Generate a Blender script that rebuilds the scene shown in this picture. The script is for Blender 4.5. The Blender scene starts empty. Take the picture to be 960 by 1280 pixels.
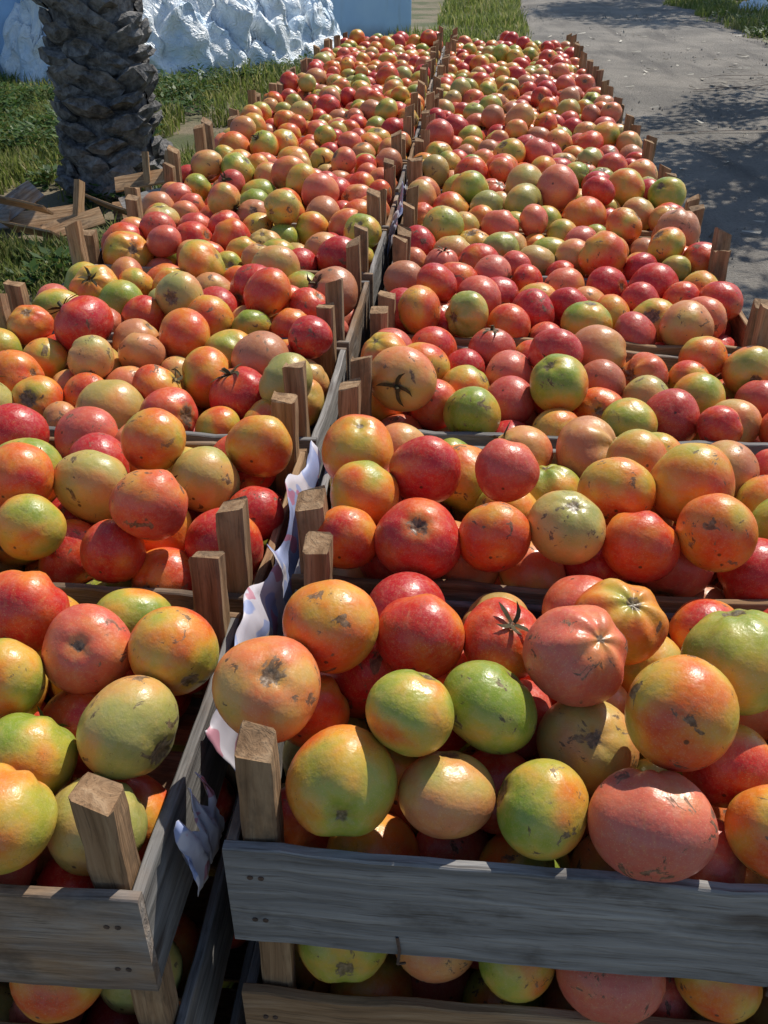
import bpy, math, random
import numpy as np
from mathutils import Vector, Matrix, noise

rng = np.random.default_rng(7)
random.seed(7)
scene = bpy.context.scene
PL = 0.87          # height of the top crates' plank edge
ROWS = 16

# ------------------------------------------------------------------ helpers
def link(o, parent=None):
    scene.collection.objects.link(o)
    if parent is not None:
        o.parent = parent
    return o

def empty(name, loc=(0, 0, 0), rz=0.0):
    e = bpy.data.objects.new(name, None)
    e.empty_display_size = 0.1
    e.location = loc
    e.rotation_euler = (0, 0, rz)
    return link(e)

def fast_mesh(name, verts, loops, totals, smooth=True):
    me = bpy.data.meshes.new(name)
    verts = np.asarray(verts, dtype=np.float32)
    loops = np.asarray(loops, dtype=np.int32)
    totals = np.asarray(totals, dtype=np.int32)
    me.vertices.add(len(verts)); me.vertices.foreach_set("co", verts.ravel())
    me.loops.add(len(loops)); me.loops.foreach_set("vertex_index", loops)
    me.polygons.add(len(totals))
    st = np.concatenate([[0], np.cumsum(totals)[:-1]]).astype(np.int32)
    me.polygons.foreach_set("loop_start", st)
    me.polygons.foreach_set("loop_total", totals)
    me.polygons.foreach_set("use_smooth", np.full(len(totals), smooth))
    me.update(calc_edges=True)
    me.validate()
    return me

def add_vec(me, name, arr):
    a = me.attributes.new(name, 'FLOAT_VECTOR', 'POINT')
    a.data.foreach_set("vector", np.asarray(arr, dtype=np.float32).ravel())

class Geo:
    def __init__(s):
        s.v = []; s.f = []; s.a = []; s.b = []
    def add(s, vs, fs, a=None, b=None):
        n = len(s.v)
        s.v += [tuple(v) for v in vs]
        s.f += [tuple(i + n for i in f) for f in fs]
        if a is not None: s.a += [tuple(x) for x in a]
        if b is not None: s.b += [tuple(b)] * len(vs)
    def obj(s, name, mat, parent=None, smooth=False, aname="wloc", bname="wr"):
        me = s.mesh(name, mat, smooth, aname, bname)
        return link(bpy.data.objects.new(name, me), parent)
    def mesh(s, name, mat, smooth=False, aname="wloc", bname="wr"):
        me = bpy.data.meshes.new(name)
        me.from_pydata(s.v, [], s.f)
        if len(s.a) == len(s.v) and s.a: add_vec(me, aname, s.a)
        if len(s.b) == len(s.v) and s.b: add_vec(me, bname, s.b)
        me.polygons.foreach_set("use_smooth", [smooth] * len(me.polygons))
        me.materials.append(mat)
        me.update()
        return me

# ------------------------------------------------------------------ node helpers
def mat_new(name):
    m = bpy.data.materials.new(name); m.use_nodes = True
    nt = m.node_tree
    b = nt.nodes["Principled BSDF"]
    return m, nt, b

def N(nt, typ, **kw):
    n = nt.nodes.new(typ)
    for k, v in kw.items(): setattr(n, k, v)
    return n

def setin(nt, sock, v):
    if isinstance(v, bpy.types.NodeSocket): nt.links.new(v, sock)
    else: sock.default_value = v

def math_n(nt, op, a, b=0.0, c=None, clamp=False):
    n = N(nt, "ShaderNodeMath", operation=op, use_clamp=clamp)
    setin(nt, n.inputs[0], a); setin(nt, n.inputs[1], b)
    if c is not None: setin(nt, n.inputs[2], c)
    return n.outputs[0]

def mixc(nt, fac, a, b, mode='MIX'):
    n = N(nt, "ShaderNodeMix", data_type='RGBA', blend_type=mode)
    setin(nt, n.inputs[0], fac)
    setin(nt, n.inputs[6], a if not isinstance(a, tuple) else (*a[:3], 1))
    setin(nt, n.inputs[7], b if not isinstance(b, tuple) else (*b[:3], 1))
    return n.outputs[2]

def noise_n(nt, vec, scale, detail=3, rough=0.5, dist=0.0):
    n = N(nt, "ShaderNodeTexNoise")
    if vec is not None: nt.links.new(vec, n.inputs["Vector"])
    n.inputs["Scale"].default_value = scale
    n.inputs["Detail"].default_value = detail
    n.inputs["Roughness"].default_value = rough
    n.inputs["Distortion"].default_value = dist
    return n.outputs[0]

def ramp(nt, fac, stops, interp='LINEAR'):
    n = N(nt, "ShaderNodeValToRGB")
    n.color_ramp.interpolation = interp
    e = n.color_ramp.elements
    while len(e) < len(stops): e.new(0.5)
    for i, (p, c) in enumerate(stops):
        e[i].position = p
        e[i].color = (*c, 1) if len(c) == 3 else c
    nt.links.new(fac, n.inputs[0])
    return n.outputs[0]

def smooth(nt, v, a, b):
    n = N(nt, "ShaderNodeMapRange", interpolation_type='SMOOTHSTEP')
    setin(nt, n.inputs[0], v)
    n.inputs[1].default_value = a; n.inputs[2].default_value = b
    return n.outputs[0]

def vmap(nt, vec, scale=(1, 1, 1), loc=(0, 0, 0)):
    n = N(nt, "ShaderNodeMapping")
    nt.links.new(vec, n.inputs[0])
    n.inputs["Scale"].default_value = scale
    n.inputs["Location"].default_value = loc
    return n.outputs[0]

def bump(nt, bsdf, h, strength=0.3, dist=0.01):
    n = N(nt, "ShaderNodeBump")
    n.inputs["Strength"].default_value = strength
    n.inputs["Distance"].default_value = dist
    nt.links.new(h, n.inputs["Height"])
    nt.links.new(n.outputs[0], bsdf.inputs["Normal"])

def attr(nt, name):
    return N(nt, "ShaderNodeAttribute", attribute_name=name).outputs["Vector"]

def sep(nt, v):
    n = N(nt, "ShaderNodeSeparateXYZ"); nt.links.new(v, n.inputs[0]); return n.outputs

# ------------------------------------------------------------------ materials
def tomato_material():
    m, nt, b = mat_new("tomato_skin")
    L = attr(nt, "tloc"); R = attr(nt, "trnd")
    rx, ry, rz = sep(nt, R)
    lx, ly, lz = sep(nt, L)
    off = N(nt, "ShaderNodeVectorMath", operation='SCALE')
    nt.links.new(R, off.inputs[0]); off.inputs["Scale"].default_value = 41.0
    add = N(nt, "ShaderNodeVectorMath", operation='ADD')
    nt.links.new(L, add.inputs[0]); nt.links.new(off.outputs[0], add.inputs[1])
    P = add.outputs[0]
    n1 = noise_n(nt, P, 0.95, 1.5, 0.45)
    n2 = noise_n(nt, P, 4.0, 3, 0.6)
    v = math_n(nt, 'MULTIPLY_ADD', math_n(nt, 'SUBTRACT', n1, 0.5), 1.15, rx)
    v = math_n(nt, 'MULTIPLY_ADD', math_n(nt, 'SUBTRACT', n2, 0.5), 0.18, v)
    v = math_n(nt, 'MULTIPLY_ADD', lz, -0.13, v)
    col = ramp(nt, v, [(0.0, (0.22, 0.29, 0.03)), (0.16, (0.41, 0.37, 0.05)), (0.31, (0.64, 0.345, 0.045)),
                       (0.46, (0.70, 0.20, 0.024)), (0.62, (0.66, 0.092, 0.018)), (0.80, (0.56, 0.030, 0.017)),
                       (1.0, (0.47, 0.016, 0.02))])
    # chalky fruit / dull olive-beige fruit
    col = mixc(nt, math_n(nt, 'MULTIPLY', smooth(nt, rz, 0.62, 1.0), 0.42), col, (0.68, 0.27, 0.17))
    col = mixc(nt, math_n(nt, 'MULTIPLY', smooth(nt, rz, 0.22, 0.06), 0.48), col, (0.48, 0.36, 0.16))
    # streaks that run pole to pole
    st = noise_n(nt, vmap(nt, P, (3.5, 3.5, 0.6)), 3.0, 2, 0.6)
    col = mixc(nt, math_n(nt, 'MULTIPLY', smooth(nt, st, 0.5, 0.85), 0.22), col, (0.74, 0.42, 0.12))
    # lenticel speckle
    sp = noise_n(nt, P, 38, 1, 0.5)
    col = mixc(nt, math_n(nt, 'MULTIPLY', smooth(nt, sp, 0.60, 0.72), 0.25), col, (0.76, 0.52, 0.25))
    # stem scar and growth cracks at the pole
    rho = math_n(nt, 'SQRT', math_n(nt, 'ADD', math_n(nt, 'MULTIPLY', lx, lx), math_n(nt, 'MULTIPLY', ly, ly)))
    up = smooth(nt, lz, 0.0, 0.2)
    dn = smooth(nt, lz, 0.0, -0.2)
    n3 = noise_n(nt, P, 6, 3, 0.75)
    sz = math_n(nt, 'MULTIPLY_ADD', math_n(nt, 'FRACT', math_n(nt, 'MULTIPLY', ry, 3.71)), 0.42, 0.18)
    scar_r = math_n(nt, 'SUBTRACT', rho, math_n(nt, 'MULTIPLY', n3, sz))
    scar = math_n(nt, 'MULTIPLY', smooth(nt, scar_r, 0.03, -0.03), up)
    halo = math_n(nt, 'MULTIPLY', smooth(nt, scar_r, 0.24, 0.02), up)
    n6 = noise_n(nt, P, 7, 3, 0.7)
    scab = mixc(nt, smooth(nt, n6, 0.36, 0.68), (0.045, 0.026, 0.015), (0.24, 0.155, 0.09))
    col = mixc(nt, math_n(nt, 'MULTIPLY', halo, 0.35), col, (0.33, 0.24, 0.04))
    col = mixc(nt, math_n(nt, 'MULTIPLY', scar, 0.88), col, scab)
    tip = math_n(nt, 'MULTIPLY', smooth(nt, rho, 0.06, 0.035), dn)
    col = mixc(nt, math_n(nt, 'MULTIPLY', tip, 0.85), col, (0.06, 0.03, 0.015))
    # blemishes / dried scabs
    n4 = noise_n(nt, P, 2.1, 4, 0.64, 0.6)
    sel = smooth(nt, math_n(nt, 'FRACT', math_n(nt, 'MULTIPLY', ry, 7.31)), 0.35, 0.55)
    bl = math_n(nt, 'MULTIPLY', smooth(nt, n4, 0.618, 0.650), sel)
    col = mixc(nt, math_n(nt, 'MULTIPLY', bl, 0.85), col, scab)
    # thin dry skin scratches
    cr = math_n(nt, 'ABSOLUTE', math_n(nt, 'SUBTRACT', n3, 0.5))
    crm = math_n(nt, 'MULTIPLY', smooth(nt, cr, 0.016, 0.004), smooth(nt, n4, 0.55, 0.61))
    col = mixc(nt, math_n(nt, 'MULTIPLY', crm, 0.55), col, (0.17, 0.09, 0.035))
    # dust film
    d = smooth(nt, n3, 0.40, 0.72)
    col = mixc(nt, math_n(nt, 'MULTIPLY', d, 0.13), col, (0.48, 0.40, 0.30))
    nt.links.new(col, b.inputs["Base Color"])
    rg = math_n(nt, 'MULTIPLY_ADD', d, 0.20, 0.31)
    rg = math_n(nt, 'MULTIPLY_ADD', bl, 0.35, rg)
    nt.links.new(rg, b.inputs["Roughness"])
    b.inputs["Specular IOR Level"].default_value = 0.45
    bump(nt, b, n2, 0.18, 0.005)
    return m

def wood_material(name="crate_wood"):
    m, nt, b = mat_new(name)
    L = attr(nt, "wloc"); R = attr(nt, "wr")
    rx, ry, rz = sep(nt, R)
    g = noise_n(nt, vmap(nt, L, (5, 75, 75)), 1.0, 5, 0.65, 0.8)
    g2 = noise_n(nt, vmap(nt, L, (18, 420, 420)), 1.0, 3, 0.6)
    big = noise_n(nt, vmap(nt, L, (6, 12, 12)), 1.0, 4, 0.6)
    tan = ramp(nt, g, [(0.25, (0.12, 0.062, 0.029)), (0.5, (0.28, 0.170, 0.092)), (0.75, (0.42, 0.285, 0.17))])
    gry = ramp(nt, g, [(0.25, (0.095, 0.090, 0.088)), (0.5, (0.22, 0.212, 0.206)), (0.75, (0.36, 0.348, 0.335))])
    w = math_n(nt, 'MULTIPLY_ADD', math_n(nt, 'SUBTRACT', big, 0.5), 0.9, rx)
    col = mixc(nt, smooth(nt, w, 0.3, 0.7), tan, gry)
    col = mixc(nt, math_n(nt, 'MULTIPLY', smooth(nt, g2, 0.45, 0.3), 0.5), col, (0.05, 0.035, 0.022))
    st = smooth(nt, noise_n(nt, vmap(nt, L, (9, 16, 16), (5, 3, 1)), 1.0, 5, 0.7), 0.50, 0.70)
    col = mixc(nt, math_n(nt, 'MULTIPLY', st, 0.6), col, (0.05, 0.038, 0.03))
    vo = N(nt, "ShaderNodeTexVoronoi"); nt.links.new(vmap(nt, L, (5, 16, 16)), vo.inputs["Vector"])
    vo.inputs["Scale"].default_value = 1.0
    k = smooth(nt, vo.outputs["Distance"], 0.17, 0.08)
    col = mixc(nt, math_n(nt, 'MULTIPLY', k, 0.6), col, (0.06, 0.035, 0.02))
    br = math_n(nt, 'MULTIPLY_ADD', ry, 0.55, 0.70)
    n = N(nt, "ShaderNodeMix", data_type='RGBA', blend_type='MULTIPLY'); n.inputs[0].default_value = 1
    nt.links.new(col, n.inputs[6])
    cb = N(nt, "ShaderNodeCombineColor"); [nt.links.new(br, cb.inputs[i]) for i in range(3)]
    nt.links.new(cb.outputs[0], n.inputs[7])
    nt.links.new(n.outputs[2], b.inputs["Base Color"])
    b.inputs["Roughness"].default_value = 0.85
    b.inputs["Specular IOR Level"].default_value = 0.2
    bump(nt, b, g, 0.7, 0.005)
    return m

def simple_mat(name, c1, c2, scale=20, rough=0.8, bs=0.4, bd=0.01, spec=0.3, coord="Object", det=5):
    m, nt, b = mat_new(name)
    tc = N(nt, "ShaderNodeTexCoord").outputs[coord]
    n1 = noise_n(nt, tc, scale, det, 0.65)
    n2 = noise_n(nt, tc, scale * 0.13, 3, 0.6)
    f = smooth(nt, math_n(nt, 'ADD', math_n(nt, 'MULTIPLY', n1, 0.6), math_n(nt, 'MULTIPLY', n2, 0.4)), 0.35, 0.65)
    nt.links.new(mixc(nt, f, c1, c2), b.inputs["Base Color"])
    b.inputs["Roughness"].default_value = rough
    b.inputs["Specular IOR Level"].default_value = spec
    if bs: bump(nt, b, n1, bs, bd)
    return m

def leaf_material(name, c1, c2, c3=None, rough=0.55, transl=0.35):
    m, nt, b = mat_new(name)
    R = attr(nt, "lr"); rx, ry, rz = sep(nt, R)
    col = ramp(nt, rx, [(0, c1), (0.7, c2), (1, c3 or c2)])
    nt.links.new(col, b.inputs["Base Color"])
    b.inputs["Roughness"].default_value = rough
    b.inputs["Specular IOR Level"].default_value = 0.25
    tr = N(nt, "ShaderNodeBsdfTranslucent"); nt.links.new(col, tr.inputs[0])
    mx = N(nt, "ShaderNodeMixShader"); mx.inputs[0].default_value = transl
    out = nt.nodes["Material Output"]
    nt.links.new(b.outputs[0], mx.inputs[1]); nt.links.new(tr.outputs[0], mx.inputs[2])
    nt.links.new(mx.outputs[0], out.inputs[0])
    return m

M_TOM = tomato_material()
M_WOOD = wood_material()
M_CALYX = simple_mat("dry_calyx", (0.035, 0.035, 0.014), (0.10, 0.07, 0.03), 200, 0.8, 0.3, 0.002)
M_NAIL = simple_mat("rusty_wire", (0.05, 0.035, 0.03), (0.13, 0.08, 0.06), 200, 0.6, 0.2, 0.001)

# ------------------------------------------------------------------ crates layout
DX_WALL = 0.010
crates = []
PITCH = 0.322
for i in range(ROWS):
    y0 = 0.409 + PITCH * i + (random.uniform(-0.006, 0.006) if i else 0)
    jx = random.uniform(-0.010, 0.010) if i else 0
    wob = 0.008 * math.sin(i * 0.55) if i > 1 else 0
    x0 = -0.152 + jx + wob
    crates.append(dict(col='R', i=i, x0=x0, x1=x0 + 0.622 + max(0, min(0.03, (i - 3) * 0.01)), y0=y0, y1=y0 + 0.306))
for i in range(ROWS):
    y0 = 0.362 + 0.330 * i + (random.uniform(-0.006, 0.006) if i else 0)
    jx = random.uniform(-0.008, 0.008) if i else 0
    x1 = (-0.198 if i == 0 else (-0.186 if i == 1 else -0.172)) + jx
    wl = 0.56 if i <= 3 else (0.575 if i == 4 else (0.592 if i < 10 else 0.575))
    crates.append(dict(col='L', i=i, x0=x1 - wl, x1=x1, y0=y0, y1=y0 + 0.314))

UPC = (0.0, -0.55, 0.8)
H = [
 (-.068,.455,.030,.0400,.34,.3,(.1,-.75,.1)), (.0046,.460,.015,.0345,.42,.1,(0,.5,.8)), (.0736,.452,.015,.0345,.20,.3,(-.9,.1,.3)),
 (.150,.446,.030,.0410,.80,.95,(0,.8,.7)), (-.132,.505,.065,.0395,.50,.85,(.2,-.5,.9)), (-.025,.482,.065,.0318,.22,.3,(.4,.6,.9)),
 (.031,.515,.050,.0375,.04,.3,(.6,.4,.7)), (.165,.485,.070,.0395,.42,.3,(.1,.9,-.2)), (.1115,.520,.015,.0370,.46,.1,UPC),
 (.099,.546,.075,.0380,.82,.9,(.4,-.4,.8)), (-.094,.5675,.075,.0384,.44,.3,(0,.9,.2)), (-.0214,.580,.060,.0359,.66,.3,(.1,.9,.2)),
 (.0443,.588,.055,.0330,.70,.3,(.2,-.35,.9)), (.1422,.613,.060,.0366,.50,.6,(.2,-.3,.9)), (.2226,.555,.075,.0412,.10,.3,(-.2,.5,.9)),
 (.215,.493,.020,.0330,.62,.3,(.2,.9,.1)), (.2305,.4495,.02,.0335,.35,.3,(.2,.9,.1)),
 (-.111,.540,.010,.0325,.48,.3,(.1,.9,.1)),
 (-.027,.745,.045,.0400,.92,.3,UPC), (-.093,.752,.040,.0324,.56,.3,(.1,.9,.1)), (.028,.745,.050,.0345,.60,.3,(.1,.9,.1)),
 (.102,.752,.060,.0362,.32,.1,(.1,-.3,.9)), (.185,.752,.045,.0356,.66,.3,(.1,.9,.1)), (.245,.756,.062,.037,.46,.3,(.1,.9,.1)),
 (-.0934,.815,.050,.0352,.33,.3,(.1,.9,.1)), (-.108,.8815,.060,.040,.54,.3,(.1,-.2,.9)), (-.0337,.842,.065,.037,.88,.3,(.1,.9,.1)),
 (.0526,.850,.065,.0328,.84,.8,(.1,.9,.1)), (.1637,.8167,.065,.0364,.38,.3,(.1,.9,.1)), (.24,.827,.070,.0424,.36,.3,(.1,.9,.1)),
 (-.228,.548,.055,.0353,.44,.3,(.5,-.7,-.2)), (-.290,.542,.055,.0353,.80,.85,(.1,-.7,.7)), (-.3587,.582,.060,.037,.68,.3,(.1,.9,.1)),
 (-.3407,.515,.050,.033,.24,.3,(.1,.9,.1)), (-.240,.478,.030,.038,.24,.1,(.8,-.4,-.2)), (-.3095,.455,.020,.0335,.16,.3,(.1,.9,.1)),
 (-.300,.400,.030,.036,.36,.3,(.1,.9,.1)), (-.252,.430,.000,.035,.10,.1,(.1,.9,.1)),
 (-.428,.745,.040,.0335,.22,.3,(.1,.9,.1)), (-.302,.745,.065,.0356,.62,.75,(.1,.9,.1)), (-.338,.735,.020,.0325,.66,.3,(.1,.9,.1)),
 (-.39,.82,.040,.040,.28,.1,(.1,.9,.1)), (-.272,.861,.030,.0378,.24,.1,(.1,.9,.1)), (-.226,.904,.050,.0363,.40,.3,(.1,.9,.1)),
 (-.325,.876,.060,.0347,.42,.3,(.1,.9,.1)), (-.235,.845,.010,.032,.92,.3,(.1,.9,.1)), (-.451,.79,.060,.035,.56,.3,(.1,.9,.1)),
]
P = []; RAD = []; RIP = []; CHK = []; POLE = []; CI = []; PIN = []
def find_crate(x, y):
    col = 'R' if x > -0.165 else 'L'
    best = 0; bd = 9
    for k, c in enumerate(crates):
        if c['col'] != col: continue
        d = abs((c['y0'] + c['y1']) / 2 - y)
        if d < bd: bd = d; best = k
    return best
cnt = [0.0] * len(crates)
for h in H:
    k = find_crate(h[0], h[1])
    P.append([h[0], h[1], h[2]]); RAD.append(h[3]); RIP.append(h[4]); CHK.append(h[5]); POLE.append(h[6]); CI.append(k); PIN.append(1)
    cnt[k] += h[3] ** 3
for k, c in enumerate(crates):
    area = (c['x1'] - c['x0'] - 0.02) * (c['y1'] - c['y0'] - 0.02)
    hh = 0.046 if c['i'] < 2 else random.uniform(0.026, 0.044)
    target = area * (0.10 + hh) * 0.62 / (4 / 3 * math.pi)
    tone = random.uniform(-0.05, 0.05) + (0.10 if c['col'] == 'R' and c['i'] in (2, 3, 7, 8) else 0)
    while cnt[k] < target:
        r = float(np.clip(rng.normal(0.0362, 0.0042), 0.026, 0.047))
        P.append([random.uniform(c['x0'] + .05, c['x1'] - .05), random.uniform(c['y0'] + .05, c['y1'] - .05), random.uniform(-0.06, 0.18)])
        RAD.append(r); CI.append(k); PIN.append(0); cnt[k] += r ** 3
        u = random.random()
        if u < 0.17: rp = random.uniform(0.0, 0.20)
        elif u < 0.46: rp = random.uniform(0.22, 0.44)
        elif u < 0.72: rp = random.uniform(0.48, 0.7)
        else: rp = random.uniform(0.78, 1.08)
        RIP.append(rp + tone); CHK.append(random.random())
        v = rng.normal(size=3); POLE.append(tuple(v))
P = np.array(P); RAD = np.array(RAD); CI = np.array(CI); PIN = np.array(PIN, bool); POLE = np.array(POLE, float)
RIP = np.array(RIP); CHK = np.array(CHK)
nh = len(H)
for it in range(60):
    d = P[None, :nh] - P[:nh, None]; dist = np.sqrt((d ** 2).sum(2)) + np.eye(nh)
    ov = np.clip((RAD[None, :nh] + RAD[:nh, None]) * .99 - dist, 0, None) * (1 - np.eye(nh))
    P[:nh] -= (d / dist[:, :, None] * (ov * .3)[:, :, None]).sum(1)
n = len(P)
cx0 = np.array([crates[k]['x0'] for k in CI]) + DX_WALL; cx1 = np.array([crates[k]['x1'] for k in CI]) - DX_WALL
cy0 = np.array([crates[k]['y0'] for k in CI]) + DX_WALL; cy1 = np.array([crates[k]['y1'] for k in CI]) - DX_WALL
ROW = np.array([crates[k]['i'] for k in CI])
FREE = ~PIN
P0 = P.copy()
ITERS = 300
for it in range(ITERS):
    if it % 6 == 0:
        order = np.argsort(P[:, 1]); sp = P[order]; I = []; J = []
        for k in range(1, n):
            dy = sp[k:, 1] - sp[:-k, 1]
            if not (dy < 0.105).any(): break
            d2 = ((sp[k:] - sp[:-k]) ** 2).sum(1)
            w = np.where(d2 < 0.105 ** 2)[0]
            I.append(order[w]); J.append(order[w + k])
            if k > 400: break
        I = np.concatenate(I); J = np.concatenate(J)
        cap = np.array([(.030 if ROW[q] < 2 else .036) + .040 * noise.noise(Vector((P[q, 0] * 6, P[q, 1] * 6, 1.5))) for q in range(n)])
    g = 0.0020 if it < ITERS * 0.7 else 0.0005
    P[:, 2] -= g
    for sub in range(2):
        d = P[J] - P[I]; dist = np.sqrt((d ** 2).sum(1)) + 1e-9
        ov = (RAD[I] + RAD[J]) * 0.985 - dist
        m_ = ov > 0
        i_, j_ = I[m_], J[m_]
        corr = d[m_] / dist[m_][:, None] * (ov[m_] * 0.5)[:, None]
        acc = np.zeros_like(P)
        wi = np.where(PIN[j_], 2.0, 1.0); wj = np.where(PIN[i_], 2.0, 1.0)
        for a in range(3):
            acc[:, a] = np.bincount(j_, corr[:, a] * wj, n) - np.bincount(i_, corr[:, a] * wi, n)
        c_ = np.bincount(i_, minlength=n) + np.bincount(j_, minlength=n)
        P += acc / np.maximum(1, c_ * 0.45)[:, None]
        z = P[:, 2]
        al = -np.clip(z, 0, .03) * 0.30 + np.maximum(0, z - 0.030) * 0.8
        P[:, 0] = np.clip(P[:, 0], cx0 + RAD + al, cx1 - RAD - al)
        P[:, 1] = np.clip(P[:, 1], cy0 + RAD + al, cy1 - RAD - al)
        for (qx, qy, sx_, sy_) in ((cx0, cy0, 1, 1), (cx1, cy0, -1, 1), (cx0, cy1, 1, -1), (cx1, cy1, -1, -1)):
            ddx = P[:, 0] - (qx + .014 * sx_); ddy = P[:, 1] - (qy + .014 * sy_); dd = np.sqrt(ddx ** 2 + ddy ** 2) + 1e-9
            o = np.clip(RAD + 0.016 - dd, 0, None) * (P[:, 2] < 0.09)
            P[:, 0] += ddx / dd * o; P[:, 1] += ddy / dd * o
        P[:, 2] = np.where(FREE, np.minimum(P[:, 2], cap), P[:, 2])
        P[:, 2] = np.maximum(P[:, 2], -0.100 + RAD)
        P[PIN] = P0[PIN]
alive = np.ones(n, bool)
d = P[J] - P[I]; dist = np.sqrt((d ** 2).sum(1)); ovr = (RAD[I] + RAD[J] - dist) / (RAD[I] + RAD[J])
for q in np.argsort(-ovr):
    if ovr[q] < 0.15: break
    a, b_ = I[q], J[q]
    if alive[a] and alive[b_]:
        if PIN[a] and PIN[b_]: continue
        kill = b_ if PIN[a] or (not PIN[b_] and P[b_, 2] < P[a, 2]) else a
        alive[kill] = False
print("tomatoes", n, "culled", (~alive).sum(), "zmax", P[:, 2].max(), "zmean", P[:, 2].mean())

# ------------------------------------------------------------------ tomato meshes
def sphere_topo(nt_, np_):
    dirs = [(0, 0, 1.0)]
    for a in range(1, nt_):
        th = math.pi * a / nt_
        for bq in range(np_):
            ph = 2 * math.pi * bq / np_
            dirs.append((math.sin(th) * math.cos(ph), math.sin(th) * math.sin(ph), math.cos(th)))
    dirs.append((0, 0, -1.0))
    loops = []; tot = []
    for bq in range(np_):
        loops += [0, 1 + bq, 1 + (bq + 1) % np_]; tot.append(3)
    for a in range(nt_ - 2):
        for bq in range(np_):
            p = 1 + a * np_ + bq; q = 1 + a * np_ + (bq + 1) % np_
            loops += [p, p + np_, q + np_, q]; tot.append(4)
    last = len(dirs) - 1; base = 1 + (nt_ - 2) * np_
    for bq in range(np_):
        loops += [base + bq, last, base + (bq + 1) % np_]; tot.append(3)
    return np.array(dirs), np.array(loops), np.array(tot)

def make_variant(dirs, s):
    r_ = np.random.default_rng(s)
    th = np.arccos(np.clip(dirs[:, 2], -1, 1)); ph = np.arctan2(dirs[:, 1], dirs[:, 0])
    k = int(r_.integers(4, 7)); k2 = int(r_.integers(2, 4))
    amp = r_.uniform(0.008, 0.028) if s % 4 else r_.uniform(0.035, 0.06)
    env = np.exp(-((th - 0.75) / 0.7) ** 2)
    r = 1 + amp * env * np.cos(k * ph + r_.uniform(0, 6)) + 0.03 * np.sin(th) * np.cos(k2 * ph + r_.uniform(0, 6))
    r += r_.uniform(0, .03) * np.cos(th * 2 + r_.uniform(0, 6)) * np.cos(ph + r_.uniform(0, 6)) * np.sin(th)
    r *= 1 - r_.uniform(0.10, 0.18) * np.exp(-(th / 0.22) ** 2) - 0.03 * np.exp(-((math.pi - th) / 0.25) ** 2)
    v = dirs * r[:, None]
    v[:, 2] *= r_.uniform(0.82, 0.98)
    v[:, 0] *= r_.uniform(0.97, 1.05)
    return v * 1.03

LOD = {}
NV = 12
for name, (a, b_) in {'hi': (26, 40), 'mid': (16, 24), 'lo': (10, 16)}.items():
    d, l, t = sphere_topo(a, b_)
    LOD[name] = (d, l, t, [make_variant(d, s) for s in range(NV)])

def pole_matrix(p, spin):
    z = p / (np.linalg.norm(p) + 1e-9)
    a = np.array([1.0, 0, 0]) if abs(z[0]) < 0.8 else np.array([0, 1.0, 0])
    x = np.cross(a, z); x /= np.linalg.norm(x); y = np.cross(z, x)
    c, s = math.cos(spin), math.sin(spin)
    return np.stack([x * c + y * s, -x * s + y * c, z], 1)

SPIN = rng.uniform(0, 6.28, n); SEED = rng.uniform(0, 1, n); VAR = rng.integers(0, NV, n)
MATS = [pole_matrix(POLE[i], SPIN[i]) for i in range(n)]
def tomato_mesh(name, idx, lod, origin, extra_seed=0.0):
    d, l, t, vs = LOD[lod]
    nv = len(d)
    V = []; A = []; B = []; Lp = []; T = []
    for q, i in enumerate(idx):
        v = vs[VAR[i]] * RAD[i] @ MATS[i].T + (P[i] - origin)
        V.append(v); A.append(d); B.append(np.tile([[RIP[i], SEED[i] + extra_seed, CHK[i]]], (nv, 1)))
        Lp.append(l + q * nv); T.append(t)
    me = fast_mesh(name, np.concatenate(V), np.concatenate(Lp), np.concatenate(T))
    add_vec(me, "tloc", np.concatenate(A)); add_vec(me, "trnd", np.concatenate(B))
    me.materials.append(M_TOM)
    return me

pile = empty("tomato_pile")
org0 = np.zeros(3)
low_meshes = []
for k, c in enumerate(crates):
    idx = np.where((CI == k) & alive)[0]
    lod = 'hi' if c['i'] <= 2 else ('mid' if c['i'] <= 6 else 'lo')
    me = tomato_mesh("tomatoes", idx, lod, org0)
    o = link(bpy.data.objects.new("tomatoes_top", me), pile); o.location = (0, 0, PL)
    if c['i'] in (0, 1, 2) :
        sel = [i for i in idx if P[i, 2] + RAD[i] * 1.03 < 0.072]
        org = np.array([c['x0'], c['y0'], 0])
        low_meshes.append((c['col'], c['i'], tomato_mesh("tomatoes_lower", sel, 'mid', org, 0.37)))

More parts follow.
